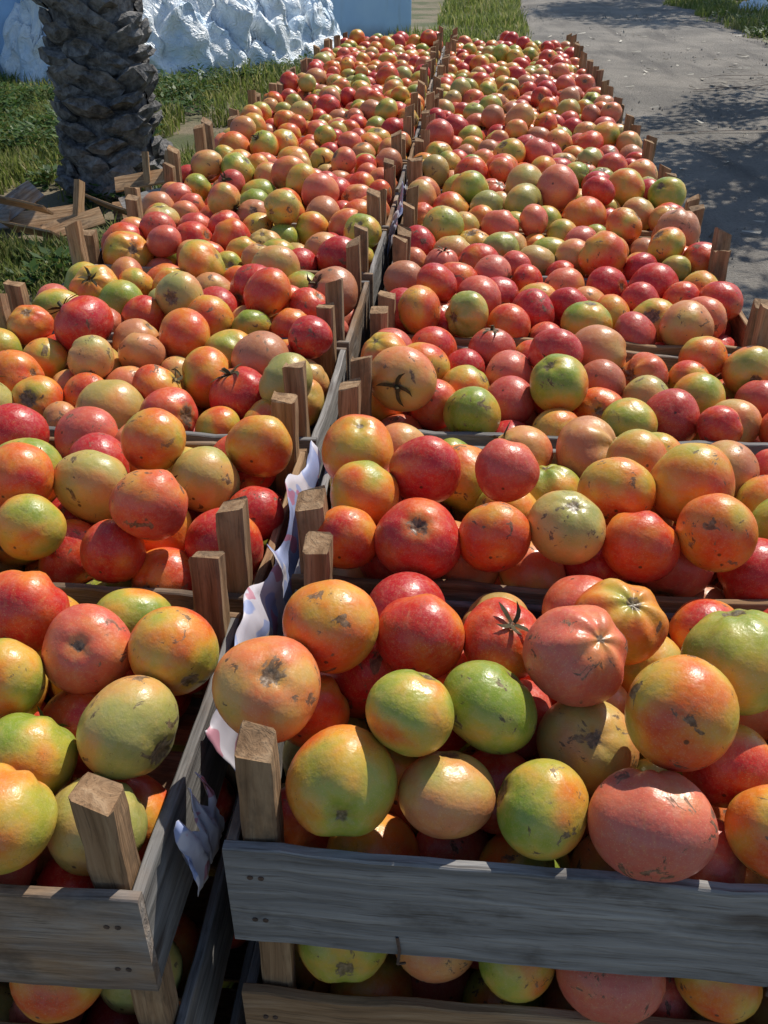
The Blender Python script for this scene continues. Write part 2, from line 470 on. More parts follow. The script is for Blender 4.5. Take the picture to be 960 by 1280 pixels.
# dry calyxes / stalks
cg = Geo()
for i in range(n):
    c = crates[CI[i]]
    if P[i, 2] < 0.0 or c['i'] > 8 or not alive[i]: continue
    pz = MATS[i][:, 2]
    if pz[2] < -0.1 and pz[1] > 0: continue
    if random.random() > (0.2 if i >= nh else 0.1): continue
    R_ = MATS[i]; r = RAD[i]; ctr = P[i]
    ns = random.randint(4, 6); ln = random.uniform(0.35, 0.7)
    for s in range(ns):
        a0 = s * 2 * math.pi / ns + random.uniform(-.3, .3); l2 = ln * random.uniform(.5, 1.2); lift = random.uniform(.02, .35)
        bend = random.uniform(-.6, .8)
        vs = []
        for q in range(5):
            f = q / 4; th = 0.05 + l2 * f; w = 0.07 * (1 - f) ** 0.7 * (0.6 + 1.3 * f) + 0.004
            rr = 0.90 + 0.13 * min(1, th / .35) + lift * f * f
            for sg in (-1, 1):
                a = a0 + bend * f * f
                d = np.array([math.sin(th) * math.cos(a) - sg * w * math.sin(a), math.sin(th) * math.sin(a) + sg * w * math.cos(a), math.cos(th) * 0.92])
                vs.append(R_ @ (d * rr * r) + ctr)
        cg.add(vs, [(2 * q, 2 * q + 1, 2 * q + 3, 2 * q + 2) for q in range(4)])
    if random.random() < 0.6:
        vs = []
        for q in range(3):
            for s in range(5):
                a = s * 1.2566; hh = 0.84 + q * 0.13
                vs.append(R_ @ (np.array([.07 * math.cos(a) + .05 * q * q * .5, .07 * math.sin(a), hh]) * r) + ctr)
        fs = [(q * 5 + s, q * 5 + (s + 1) % 5, (q + 1) * 5 + (s + 1) % 5, (q + 1) * 5 + s) for q in range(2) for s in range(5)] + [tuple(range(10, 15))]
        cg.add(vs, fs)
co = cg.obj("calyxes", M_CALYX, pile); co.location = (0, 0, PL)

# ------------------------------------------------------------------ wooden crates
def plank(g, p0, p1, up, thick_dir, hgt, th, grey, warp=0.002, segs=10, bright=None):
    p0 = np.array(p0, float); p1 = np.array(p1, float); up = np.array(up, float); td = np.array(thick_dir, float)
    Ln = np.linalg.norm(p1 - p0); c = min(0.0012, th * .25)
    prof = [(-.5 * th + c, 0), (.5 * th - c, 0), (.5 * th, c), (.5 * th, hgt - c), (.5 * th - c, hgt), (-.5 * th + c, hgt), (-.5 * th, hgt - c), (-.5 * th, c)]
    off = [random.uniform(0, 50) for _ in range(3)]
    rnd = (grey, random.random() if bright is None else bright, random.random())
    sx = random.uniform(0, 99); bow = random.uniform(-1, 1) * warp
    vs = []; at = []
    for s in range(segs + 1):
        f = s / segs
        for (a, h) in prof:
            e = noise.noise(Vector((sx + f * Ln * 25, h * 40, 3.1))) * 0.0016
            ez = noise.noise(Vector((sx + f * Ln * 14, 7.7, h * 9))) * 0.0050 + noise.noise(Vector((sx + f * Ln * 70, 1.7, h * 9))) * 0.0018
            p = p0 + (p1 - p0) * f + td * (a + bow * math.sin(f * math.pi) + e * .4) + up * (h + (ez if h > hgt * .5 else ez * .6))
            vs.append(p); at.append((off[0] + f * Ln, off[1] + a, off[2] + h))
    fs = []
    for s in range(segs):
        for q in range(8):
            fs.append((s * 8 + q, s * 8 + (q + 1) % 8, (s + 1) * 8 + (q + 1) % 8, (s + 1) * 8 + q))
    fs.append(tuple(reversed(range(8)))); fs.append(tuple(range(segs * 8, segs * 8 + 8)))
    g.add(vs, fs, at, rnd)

def post(g, x, y, z0, z1, w, d, grey, slant):
    c = 0.0025
    prof = [(-w / 2 + c, -d / 2), (w / 2 - c, -d / 2), (w / 2, -d / 2 + c), (w / 2, d / 2 - c), (w / 2 - c, d / 2), (-w / 2 + c, d / 2), (-w / 2, d / 2 - c), (-w / 2, -d / 2 + c)]
    off = [random.uniform(0, 50) for _ in range(3)]; tx = random.uniform(-.005, .005); ty = random.uniform(-.003, .003)
    vs = []; at = []; S = 8
    for s in range(S + 1):
        f = s / S
        for (a, b_) in prof:
            z = z0 + (z1 - z0) * f
            if s == S: z += a * slant[0] + b_ * slant[1] + random.uniform(-.0028, .0028)
            vs.append((x + a + tx * f + random.uniform(-.0008, .0008), y + b_ + ty * f + random.uniform(-.0005, .0005), z)); at.append((off[0] + z, off[1] + a, off[2] + b_))
    fs = [(s * 8 + q, s * 8 + (q + 1) % 8, (s + 1) * 8 + (q + 1) % 8, (s + 1) * 8 + q) for s in range(S) for q in range(8)]
    fs.append(tuple(reversed(range(8)))); fs.append(tuple(range(S * 8, S * 8 + 8)))
    g.add(vs, fs, at, (grey, random.uniform(.4, 1.0), random.random()))

PH = 0.108
def crate_mesh(W, D, top, front_grey=None, fh=.083):
    g = Geo(); th = 0.009
    def gr(): return random.choice([0.1, 0.3, 0.45, 0.6, .9])
    plank(g, (0, th / 2, -PH), (W, th / 2, -PH), (0, 0, 1), (0, 1, 0), PH, th, gr() if front_grey is None else front_grey, .004, 30, .66 if front_grey is not None else None)
    plank(g, (0, D - th / 2, -PH), (W, D - th / 2, -PH), (0, 0, 1), (0, 1, 0), PH - .004, th, gr(), .004, 14)
    plank(g, (th / 2, th + .001, -PH + .002), (th / 2, D - th - .001, -PH + .002), (0, 0, 1), (-1, 0, 0), PH - .006, th * .95, gr(), .002, 8)
    plank(g, (W - th / 2, th + .001, -PH + .002), (W - th / 2, D - th - .001, -PH + .002), (0, 0, 1), (-1, 0, 0), PH - .006, th * .95, gr() if front_grey is None else .7, .002, 12)
    ns = 4; sw = (D - 2 * th - .012) / ns
    for s in range(ns):
        yy = th + .004 + sw * (s + .5)
        plank(g, (th + .002, yy, -PH + .004), (W - th - .002, yy, -PH + .004), (0, 0, 1), (0, 1, 0), .007, sw - .012, gr(), .0, 6)
    pw = 0.028
    for (x, y) in ((th + pw / 2 + .001, th + pw / 2 + .001), (W - th - pw / 2 - .001, th + pw / 2 + .001),
                   (th + pw / 2 + .001, D - th - pw / 2 - .001), (W - th - pw / 2 - .001, D - th - pw / 2 - .001)):
        hh = (fh if front_grey is not None and y < D / 2 else random.uniform(0.055, 0.092)) if top else 0.079
        sl = (random.uniform(-.5, .5), random.uniform(-.35, .35)) if top else (0, 0)
        post(g, x, y, -PH + .013, hh, pw * random.uniform(.85, 1.0), pw * random.uniform(.85, 1.0), random.choice([-.05, 0.05, 0.15, 0.3]), sl)
    return g.mesh("crate_boards", M_WOOD)

def nails(W, D):
    g = Geo()
    for x in (.018, .026, W - .018, W - .026):
        for z in (-.03, -.08):
            r = .0022; vs = []
            for yy in (.0015, -.0012):
                for s in range(8):
                    a = s * math.pi / 4; vs.append((x + r * math.cos(a), yy, z + random.uniform(-.0003, .0003) + r * math.sin(a)))
            fs = [(s, 8 + s, 8 + (s + 1) % 8, (s + 1) % 8) for s in range(8)] + [tuple(range(8, 16))]
            g.add(vs, fs)
    for x in (.125, W * .64):
        pts = [(x, -.002, -.085), (x + .002, -.003, -.1), (x + .001, -.004, -.116), (x + .006, .002, -.124)]
        vs = []
        for p in pts:
            for s in range(5):
                a = s * 1.2566; vs.append((p[0] + .0013 * math.cos(a), p[1] + .0013 * math.sin(a), p[2]))
        g.add(vs, [(k * 5 + s, k * 5 + (s + 1) % 5, (k + 1) * 5 + (s + 1) % 5, (k + 1) * 5 + s) for k in range(3) for s in range(5)])
    return g

low_cache = {}
for c in crates:
    W = c['x1'] - c['x0']; D = c['y1'] - c['y0']
    for lev in range(5):
        zt = PL - 0.19 * lev
        jx = random.uniform(-.006, .006) if lev else 0; jy = random.uniform(-.005, .006) if lev else 0
        rz = random.uniform(-.012, .012) if lev else 0
        e = empty("wooden_crate", (c['x0'] + jx, c['y0'] + jy, zt), rz)
        if lev == 0:
            fg = None
            if c['i'] == 0: fg = 1.1 if c['col'] == 'R' else 0.45
            me = crate_mesh(W, D, True, fg, .083 if c['col'] == 'R' else .074)
        else:
            key = (c['col'], c['i'] % 3 + (0 if c['i'] else 10), lev % 2, round(W, 2))
            if key not in low_cache: low_cache[key] = crate_mesh(W, D, False, 0.3 if c['i'] == 0 else None)
            me = low_cache[key]
        link(bpy.data.objects.new("boards", me), e)
        if c['i'] == 0 and lev < 3:
            nails(W, D).obj("nails", M_NAIL, e)
        if lev:
            cand = [m_ for (cc, ii, m_) in low_meshes if cc == c['col'] and (ii == 0 if c['i'] == 0 else ii == 1 + (c['i'] + lev) % 2)]
            o = link(bpy.data.objects.new("tomatoes", cand[0]), e)

def crumple(name, pts, h0, h1, mat, seed, sx=60, sz=8, amp=.012, lean=.012):
    vs = []; fs = []
    for a in range(sx + 1):
        f = a / sx; q = f * (len(pts) - 1); i0 = min(int(q), len(pts) - 2); t = q - i0
        base = Vector(pts[i0]).lerp(Vector(pts[i0 + 1]), t)
        for b_ in range(sz + 1):
            g_ = b_ / sz
            nn = noise.noise_vector(Vector((f * 9 + seed, g_ * 2.2, seed)))
            n2 = noise.noise_vector(Vector((f * 25 + seed, g_ * 6, 3 + seed)))
            k_ = .25 + g_
            vs.append((base.x + (amp * nn.x + amp * .4 * n2.x) * k_ + g_ ** 3 * lean, base.y + amp * nn.y * .6, base.z + h0 + (h1 - h0) * g_ * (0.85 + .5 * noise.noise(Vector((f * 7, seed, 1)))) + amp * .3 * n2.z))
    for a in range(sx):
        for b_ in range(sz):
            p = a * (sz + 1) + b_; fs.append((p, p + 1, p + sz + 2, p + sz + 1))
    g = Geo(); g.add(vs, fs)
    o = g.obj(name, mat, None, True)
    s = o.modifiers.new("s", 'SOLIDIFY'); s.thickness = 0.0006
    return o
def paper_mat():
    m, nt, b = mat_new("printed_paper")
    tc = N(nt, "ShaderNodeTexCoord").outputs["Object"]
    a = smooth(nt, noise_n(nt, tc, 26, 1, 0.4), .54, .56)
    b2 = smooth(nt, noise_n(nt, vmap(nt, tc, (1, 1, 1), (3, 5, 7)), 34, 1, 0.4), .62, .63)
    c = mixc(nt, math_n(nt, 'MULTIPLY', a, .7), (.50, .48, .54), (.16, .24, .50))
    c = mixc(nt, math_n(nt, 'MULTIPLY', b2, .7), c, (.42, .10, .16))
    nt.links.new(c, b.inputs["Base Color"]); b.inputs["Roughness"].default_value = .5
    return m
M_PAPER = paper_mat()
crumple("paper_liner", [(-.172, .52, PL), (-.172, .66, PL), (-.164, .80, PL), (-.162, .96, PL)], -.085, .026, M_PAPER, 3.3, 80, 12, .010, -.016)
crumple("paper_liner", [(-.168, 1.95, PL), (-.165, 2.1, PL), (-.166, 2.3, PL)], -.05, .035, M_PAPER, 8.3, 40)
crumple("paper_liner", [(-.176, .408, PL), (-.173, .44, PL), (-.172, .47, PL)], -.06, .004, M_PAPER, 5.3, 24, 8, .010, -.008)

# ------------------------------------------------------------------ ground and road
def ground_mat():
    m, nt, b = mat_new("soil")
    tc = N(nt, "ShaderNodeTexCoord").outputs["Object"]
    n1 = noise_n(nt, tc, 1.1, 5, .6); n2 = noise_n(nt, tc, 30, 4, .7)
    c = mixc(nt, smooth(nt, n1, .38, .58), (.07, .085, .026), (.20, .16, .10))
    c = mixc(nt, math_n(nt, 'MULTIPLY', smooth(nt, n2, .4, .7), .5), c, (.09, .075, .05))
    nt.links.new(c, b.inputs["Base Color"]); b.inputs["Roughness"].default_value = .95
    bump(nt, b, n2, .6, .03)
    return m
def road_mat():
    m, nt, b = mat_new("packed_dirt_road")
    tc = N(nt, "ShaderNodeTexCoord").outputs["Object"]
    n1 = noise_n(nt, tc, .8, 6, .62); n2 = noise_n(nt, tc, 45, 4, .75)
    n3 = noise_n(nt, vmap(nt, tc, (2.2, .35, 1)), 1.2, 5, .6, .4)
    c = mixc(nt, smooth(nt, n1, .35, .65), (.185, .170, .152), (.29, .262, .228))
    c = mixc(nt, math_n(nt, 'MULTIPLY', smooth(nt, n3, .48, .68), .65), c, (.11, .10, .092))
    c = mixc(nt, math_n(nt, 'MULTIPLY', smooth(nt, n2, .5, .72), .5), c, (.08, .074, .068))
    vo = N(nt, "ShaderNodeTexVoronoi"); nt.links.new(tc, vo.inputs["Vector"]); vo.inputs["Scale"].default_value = 22
    c = mixc(nt, math_n(nt, 'MULTIPLY', smooth(nt, vo.outputs["Distance"], .16, .08), .5), c, (.38, .35, .30))
    nt.links.new(c, b.inputs["Base Color"]); b.inputs["Roughness"].default_value = .93
    b.inputs["Specular IOR Level"].default_value = .2
    bump(nt, b, math_n(nt, 'ADD', n2, math_n(nt, 'MULTIPLY', n1, 2.0)), .8, .03)
    return m
g = Geo(); S = 250
g.add([(-S, -S, 0), (S, -S, 0), (S, S, 0), (-S, S, 0)], [(0, 1, 2, 3)])
g.obj("ground", ground_mat())
def road_l(y): return 0.62 + 0.20 * noise.noise(Vector((y * .7, 0, 1))) + .14 * noise.noise(Vector((y * 2.3, 0, 5))) + (0.012 * max(0, y - 15))
def road_r(y): return 4.15 + 0.4 * noise.noise(Vector((y * .5, 3, 1))) + .2 * noise.noise(Vector((y * 2.1, 3, 5)))
vs = []; fs = []; NY = 520; NX = 24
for a in range(NY + 1):
    y = -12 + a * 0.15
    l, r = road_l(y), road_r(y)
    for q in range(NX + 1):
        t = q / NX; x = l + (r - l) * t
        e = min(1, min(t, 1 - t) * 9)
        z = 0.004 + e * (0.012 + 0.03 * (noise.noise(Vector((x * 1.6, y * .5, 2))) + .4))
        vs.append((x, y, max(.004, z)))
for a in range(NY):
    for q in range(NX):
        p = a * (NX + 1) + q; fs.append((p, p + 1, p + NX + 2, p + NX + 1))
g = Geo(); g.add(vs, fs); g.obj("dirt_road", road_mat(), None, True)

g = Geo()
for _ in range(2200):
    y = random.uniform(2, 22); x = random.uniform(road_l(y), road_r(y)) if random.random() < .8 else random.uniform(.5, 1.2)
    s = random.uniform(.004, .016) * (1.9 if random.random() < .08 else 1)
    vs = [(x + s * math.cos(a * 1.047) * random.uniform(.7, 1.1), y + s * math.sin(a * 1.047) * random.uniform(.7, 1.1), .010) for a in range(6)] + [(x, y, .024 + s * .8)]
    g.add(vs, [(a, (a + 1) % 6, 6) for a in range(6)])
g.obj("gravel", simple_mat("pebble", (.14, .125, .11), (.36, .33, .28), 3, .9, 0))

# ------------------------------------------------------------------ wall building
def wall_mat():
    m, nt, b = mat_new("painted_plaster")
    tc = N(nt, "ShaderNodeTexCoord").outputs["Object"]
    n1 = noise_n(nt, tc, 1.5, 5, .6); n2 = noise_n(nt, tc, 60, 4, .6); n3 = noise_n(nt, vmap(nt, tc, (4, 4, .5)), 1.6, 5, .65)
    c = mixc(nt, smooth(nt, n1, .35, .7), (.48, .70, .93), (.40, .62, .88))
    c = mixc(nt, math_n(nt, 'MULTIPLY', smooth(nt, n3, .52, .75), .3), c, (.32, .44, .55))
    z = sep(nt, tc)[2]
    low = math_n(nt, 'MULTIPLY', smooth(nt, math_n(nt, 'ADD', z, math_n(nt, 'MULTIPLY', n1, -.35)), .10, -.12), .55)
    c = mixc(nt, low, c, (.25, .23, .19))
    nt.links.new(c, b.inputs["Base Color"]); b.inputs["Roughness"].default_value = .85
    bump(nt, b, n2, .25, .01)
    return m
M_WALL = wall_mat()
bw = empty("plastered_building", (-0.95, 15.1, 0), math.atan2(-.73, -.68))
def boxg(g, x0, x1, y0, y1, z0, z1):
    v = [(x, y, z) for z in (z0, z1) for (x, y) in ((x0, y0), (x1, y0), (x1, y1), (x0, y1))]
    g.add(v, [(0, 3, 2, 1), (4, 5, 6, 7), (0, 1, 5, 4), (1, 2, 6, 5), (2, 3, 7, 6), (3, 0, 4, 7)])
g = Geo(); boxg(g, 0, 16, -6, 0, 0, 5.2)
o = g.obj("walls", M_WALL, bw)
bv = o.modifiers.new("b", 'BEVEL'); bv.width = .03; bv.segments = 3
g = Geo(); boxg(g, -.25, 16.25, -6.25, .25, 5.203, 5.42); o = g.obj("roof_slab", simple_mat("concrete", (.3, .29, .27), (.42, .4, .38), 12), bw)

def heap_mat():
    m, nt, b = mat_new("crumpled_plastic_sheet")
    tc = N(nt, "ShaderNodeTexCoord").outputs["Object"]
    n1 = noise_n(nt, tc, 2.5, 4, .6); n2 = noise_n(nt, tc, 7, 3, .55, 2.0)
    r1 = math_n(nt, 'ABSOLUTE', math_n(nt, 'SUBTRACT', n2, .5))
    c = mixc(nt, smooth(nt, n1, .42, .66), (.88, .92, .95), (.62, .76, .90))
    c = mixc(nt, math_n(nt, 'MULTIPLY', smooth(nt, r1, .03, .0), .25), c, (.42, .54, .68))
    nt.links.new(c, b.inputs["Base Color"]); b.inputs["Roughness"].default_value = .42
    bump(nt, b, r1, .8, .08)
    return m
ux, uy = .68, .73; nx, ny = .73, -.68
hc = (-3.42, 11.83); HL = 2.15; HD = 1.30
vs = []; fs = []; A = 400; Bn = 240
def hfun(u, v):
    e = max(0.0, 1 - (abs(u) ** 2.4) - (abs(v) ** 2.2) * .95)
    if e <= 0: return 0
    base = 1.0 * e ** .6 * (1 - .18 * v)
    p = Vector((u * HL, v * HD, 0))
    w = noise.noise_vector(p * 1.4) * .45 + noise.noise_vector(p * 4) * .10
    pw = p + w
    d, pt = noise.voronoi(pw * 2.3, distance_metric='DISTANCE', exponent=2.5)
    edge = min(1, (d[1] - d[0]) * 2.2)
    bag = (1 - min(1, d[0] * 1.1)) * .20 + .16 * edge ** .5
    c = pt[0]; th = (math.sin(c.x * 12.9 + c.y * 78.2) * 43758.5) % 6.28
    q = p + noise.noise_vector(p * 3.0 + c) * .22
    ph = (q.x * math.cos(th) + q.y * math.sin(th)) * 26 + 3 * noise.noise(p * 5)
    fold = abs(math.sin(ph)) ** .8 * .055 * edge + abs(math.sin(ph * 2.3 + 4 * noise.noise(p * 8))) * .022 * edge
    lift = .18 * (noise.noise(Vector((c.x * 9, c.y * 9, 2))))
    return max(0, base + (bag + fold + lift) * min(1, e * 4))
for a in range(A + 1):
    for b_ in range(Bn + 1):
        u = -1.02 + 2.04 * a / A; v = -1.02 + 2.04 * b_ / Bn
        z = hfun(u, v)
        jx = noise.noise(Vector((u * 14, v * 9, z * 5))) * .10; jy = noise.noise(Vector((u * 14, v * 9, z * 5 + 9))) * .10
        X = hc[0] + ux * (u * HL + jx) + nx * (v * HD + jy); Y = hc[1] + uy * (u * HL + jx) + ny * (v * HD + jy)
        vs.append((X, Y, z - .03))
for a in range(A):
    for b_ in range(Bn):
        p = a * (Bn + 1) + b_
        q = (p, p + 1, p + Bn + 2, p + Bn + 1)
        if max(vs[i][2] for i in q) > -.02: fs.append(q)
g = Geo(); g.add(vs, fs); g.obj("plastic_sheet_heap", heap_mat(), None, True)

# ------------------------------------------------------------------ palm
def palm(name, x, y, H_, r0, fronds=True):
    e = empty(name, (x, y, 0))
    bark = simple_mat("palm_bark", (.065, .063, .064), (.30, .29, .285), 22, .95, 1.0, .03)
    g = Geo(); S = 20; K = 30; vs = []
    def rad(z): return r0 * (1 + .20 * math.exp(-z / .22)) * (1 - .05 * z / H_)
    for k in range(K + 1):
        z = H_ * k / K
        for s in range(S):
            a = s * 2 * math.pi / S; r = rad(z) * .93
            vs.append((r * math.cos(a), r * math.sin(a), z))
    fs = [(k * S + s, k * S + (s + 1) % S, (k + 1) * S + (s + 1) % S, (k + 1) * S + s) for k in range(K) for s in range(S)] + [tuple(range(K * S, K * S + S))]
    g.add(vs, fs)
    dz = .118 / 8; k = 0; z = -.03
    while z < H_:
        a = k * 2.39996 + random.uniform(-.18, .18); zz = z + random.uniform(-.025, .025); r = rad(max(0, zz)); w = random.uniform(.085, .14); h = random.uniform(.05, .09); out = random.uniform(.025, .085); lift = random.uniform(.02, .09)
        t = Vector((-math.sin(a), math.cos(a), random.uniform(-.2, .2))); nrm = Vector((math.cos(a), math.sin(a), 0)); upv = Vector((0, 0, 1))
        c0 = nrm * (r * .9) + upv * zz; c1 = nrm * (r + out) + upv * (zz + lift)
        prof = [(-1, 0.1), (-.6, .55), (0, .75), (.6, .55), (1, 0.1), (.6, -.5), (0, -.8), (-.6, -.5)]
        vs = []
        for (cc, sc) in ((c0, 1.1), (c0.lerp(c1, .55), 1.0), (c1, .66)):
            for (pa, pb) in prof:
                j = Vector((random.uniform(-1, 1), random.uniform(-1, 1), random.uniform(-1, 1))) * .013
                vs.append(cc + t * (pa * w * .98 * sc) + upv * (pb * h * sc) + j)
        vs.append(c1 - nrm * random.uniform(-.01, .02))
        fs = [(q * 8 + s, q * 8 + (s + 1) % 8, (q + 1) * 8 + (s + 1) % 8, (q + 1) * 8 + s) for q in range(2) for s in range(8)] + [(16 + s, 16 + (s + 1) % 8, 24) for s in range(8)]
        g.add(vs, fs)
        z += dz; k += 1
    g.obj("trunk", bark, e)
    if fronds:
        fg = Geo()
        for f in range(34):
            a = f * 2.4; el = random.uniform(-.3, 1.2); Lf = random.uniform(2.2, 2.9)
            d = Vector((math.cos(a), math.sin(a), 0)); pts = []; p = Vector((0, 0, H_)); ang = el
            for s in range(19):
                pts.append((p.copy(), ang)); st = Lf / 18
                p = p + (d * math.cos(ang) + Vector((0, 0, 1)) * math.sin(ang)) * st; ang -= .075
            side = Vector((-d.y, d.x, 0)); rv = random.random()
            for s in range(18):
                p, an = pts[s]; p2, _ = pts[s + 1]; w = .025 * (1 - s / 19)
                fg.add([p - side * w, p + side * w, p2 + side * w * .9, p2 - side * w * .9], [(0, 1, 2, 3)], [(rv, 0, 0)] * 4)
                if s < 2: continue
                for sub in (0, .33, .66):
                    for sg in (-1, 1):
                        b0 = p.lerp(p2, sub); ll = .5 * math.sin(math.pi * min(1, (s + 1) / 19) ** .8) + .08
                        tip = b0 + side * sg * ll * .8 + (p2 - p).normalized() * ll * .55 + Vector((0, 0, random.uniform(-.12, .1)))
                        dd = (p2 - p).normalized() * .016
                        fg.add([b0 - dd, b0 + dd, tip], [(0, 1, 2)], [(rv, 0, 0)] * 3)
        fg.obj("fronds", leaf_material("palm_frond", (.05, .08, .03), (.07, .10, .04), (.1, .1, .05)), e, False, "lr")
palm("palm_tree", -2.20, 5.80, 4.6, .255)

# ------------------------------------------------------------------ leafy trees beside the road
M_LEAF = leaf_material("tree_leaves", (.035, .06, .02), (.06, .09, .025), (.09, .12, .03))
M_BARK = simple_mat("tree_bark", (.08, .06, .045), (.18, .14, .10), 25, .95, .8, .03)
def tube(g, pts, rads, S=8):
    vs = []
    for p, r in zip(pts, rads):
        for s in range(S):
            a = s * 2 * math.pi / S; vs.append((p[0] + r * math.cos(a), p[1] + r * math.sin(a), p[2] + .15 * r * math.sin(a)))
    g.add(vs, [(k * S + s, k * S + (s + 1) % S, (k + 1) * S + (s + 1) % S, (k + 1) * S + s) for k in range(len(pts) - 1) for s in range(S)])
def tree(x, y, Ht, cr, nl=3500, hz=2.2, ls=1.0):
    e = empty("leafy_tree", (x, y, 0)); g = Geo(); lg = Geo()
    tube(g, [(0, 0, -.05), (.05, .03, .6), (.0, .1, 1.3), (.08, .05, hz)], [.2, .15, .13, .11])
    cl = []
    for b_ in range(11):
        a = b_ * 2.4; rr = cr * random.uniform(.35, .95); top = Vector((rr * math.cos(a), rr * math.sin(a), random.uniform(hz + .4, Ht)))
        mid = Vector((top.x * .4, top.y * .4, hz + (top.z - hz) * .6))
        tube(g, [(.08, .05, hz - .1), mid, top], [.08, .05, .015], 6)
        for _ in range(3): cl.append(top.lerp(mid, random.random() * .5) + Vector((random.uniform(-.4, .4), random.uniform(-.4, .4), random.uniform(-.3, .3))))
    for _ in range(nl):
        c = random.choice(cl); v = Vector(rng.normal(size=3)).normalized() * (random.random() ** .5) * cr * .30
        p = c + v; s = random.uniform(.05, .10) * ls; d1 = Vector(rng.normal(size=3)).normalized(); d2 = d1.orthogonal().normalized()
        t = random.random()
        lg.add([p - d1 * s, p + d2 * s * .5, p + d1 * s, p - d2 * s * .5], [(0, 1, 2, 3)], [(t, 0, 0)] * 4)
    g.obj("trunk_and_limbs", M_BARK, e, True); lg.obj("crown", M_LEAF, e, False, "lr")
tree(3.35, 8.7, 4.4, 1.25, 5000, 2.4)
tree(3.05, 7.1, 3.8, .95, 3600, 2.2)
tree(4.1, 11.0, 4.4, 1.25, 4200, 2.4)
tree(6.2, 25.0, 9.0, 3.4, 12000, 4.5, 1.8)

# ------------------------------------------------------------------ grass
def in_heap(x, y):
    dx, dy = x - hc[0], y - hc[1]; u = (dx * ux + dy * uy) / HL; v = (dx * nx + dy * ny) / HD
    return u * u + v * v < .85
def behind_wall(x, y): return ((x + .95) * nx + (y - 15.1) * ny) < .02 and x < -.7
def near_scrap(x, y): return ((x + 1.8) ** 2 + (y - 5.15) ** 2 < .07) or ((x + 2.3) ** 2 * .5 + (y - 4.82) ** 2 < .075)
GX = []
def scatter(x0, x1, y0, y1, cnt_, hmin, hmax, patch=.0, keep=None):
    for k in range(cnt_):
        x = random.uniform(x0, x1); y = random.uniform(y0, y1)
        if noise.noise(Vector((x * 1.1, y * 1.1, 2.2))) + .5 * noise.noise(Vector((x * 3.1, y * 3.1, 5.2))) + random.uniform(-.2, .2) < patch - .3: continue
        if keep and not keep(x, y): continue
        if in_heap(x, y) or behind_wall(x, y) or near_scrap(x, y): continue
        hn = .5 + 1.0 * (noise.noise(Vector((x * .9, y * .9, 7))) + .5)
        GX.append((x, y, random.uniform(hmin, hmax) * hn))
scatter(-4.2, -.84, 3.6, 8.6, 56000, .05, .14, .20)
scatter(-6.5, -.84, 8.6, 13.5, 26000, .08, .19, .15)
scatter(-2.0, 1.0, 10, 24, 24000, .08, .20, .15, lambda x, y: x < road_l(y) + .1)
scatter(3.6, 8.5, 12, 26, 24000, .08, .2, .28, lambda x, y: x > road_r(y) - .1)
scatter(-3, -.84, .5, 3.6, 9000, .05, .13, .1)
G = np.array(GX); m_ = len(G)
ang = rng.uniform(0, 6.28, m_); lean = rng.uniform(.1, .8, m_); wdt = rng.uniform(.0025, .0055, m_) * (1 + G[:, 1] / 12)
dirx, diry = np.cos(ang), np.sin(ang); h = G[:, 2]
V = np.zeros((m_, 5, 3))
V[:, 0] = np.stack([G[:, 0] - diry * wdt, G[:, 1] + dirx * wdt, np.full(m_, -.003)], 1)
V[:, 1] = np.stack([G[:, 0] + diry * wdt, G[:, 1] - dirx * wdt, np.full(m_, -.003)], 1)
mx_ = G[:, 0] + dirx * lean * h * .3; my_ = G[:, 1] + diry * lean * h * .3
V[:, 2] = np.stack([mx_ + diry * wdt * .8, my_ - dirx * wdt * .8, h * .6], 1)
V[:, 3] = np.stack([mx_ - diry * wdt * .8, my_ + dirx * wdt * .8, h * .6], 1)
V[:, 4] = np.stack([G[:, 0] + dirx * lean * h, G[:, 1] + diry * lean * h, h], 1)
base = (np.arange(m_) * 5)[:, None]
lo = (base + np.array([[0, 1, 2, 3, 3, 2, 4]])).ravel(); to = np.tile([4, 3], m_)
me = fast_mesh("grass", V.reshape(-1, 3), lo, to, False)
add_vec(me, "lr", np.repeat(np.stack([rng.uniform(0, 1, m_), np.zeros(m_), np.zeros(m_)], 1), 5, 0))
me.materials.append(leaf_material("grass_blade", (.11, .15, .03), (.22, .26, .065), (.40, .35, .16), .6, .45))
link(bpy.data.objects.new("grass", me))

wg = Geo()
def weed(x, y, s, nl):
    if near_scrap(x, y): return
    for _ in range(nl):
        a = random.uniform(0, 6.28); r = s * random.random() ** .6; z = random.uniform(.02, s * .9) * (1 - .4 * r / s)
        p = Vector((x + r * math.cos(a), y + r * math.sin(a), z)); d1 = Vector((math.cos(a), math.sin(a), random.uniform(-.3, .7))).normalized(); d2 = d1.cross(Vector((random.uniform(-.3, .3), random.uniform(-.3, .3), 1))).normalized()
        l = random.uniform(.018, .045); t = random.random()
        wg.add([p, p + d1 * l + d2 * l * .45, p + d1 * l * 2, p + d1 * l - d2 * l * .45], [(0, 1, 2, 3)], [(t, 0, 0)] * 4)
for _ in range(85):
    weed(random.uniform(-5.2, -2.5), random.uniform(6.4, 9.6), random.uniform(.14, .30), 150)
for _ in range(50):
    t = random.uniform(-1.2, 1.2); x = hc[0] + ux * HL * t + nx * 1.4 + random.uniform(-.3, .3); y = hc[1] + uy * HL * t + ny * 1.4 + random.uniform(-.3, .2)
    weed(x, y, random.uniform(.12, .24), 130)
for _ in range(40):
    weed(random.uniform(-2.9, -.95), random.uniform(3.6, 6.5), random.uniform(.07, .14), 80)
for _ in range(30):
    y = random.uniform(13, 24); weed(road_r(y) + random.uniform(0, 2.5), y, random.uniform(.15, .3), 120)
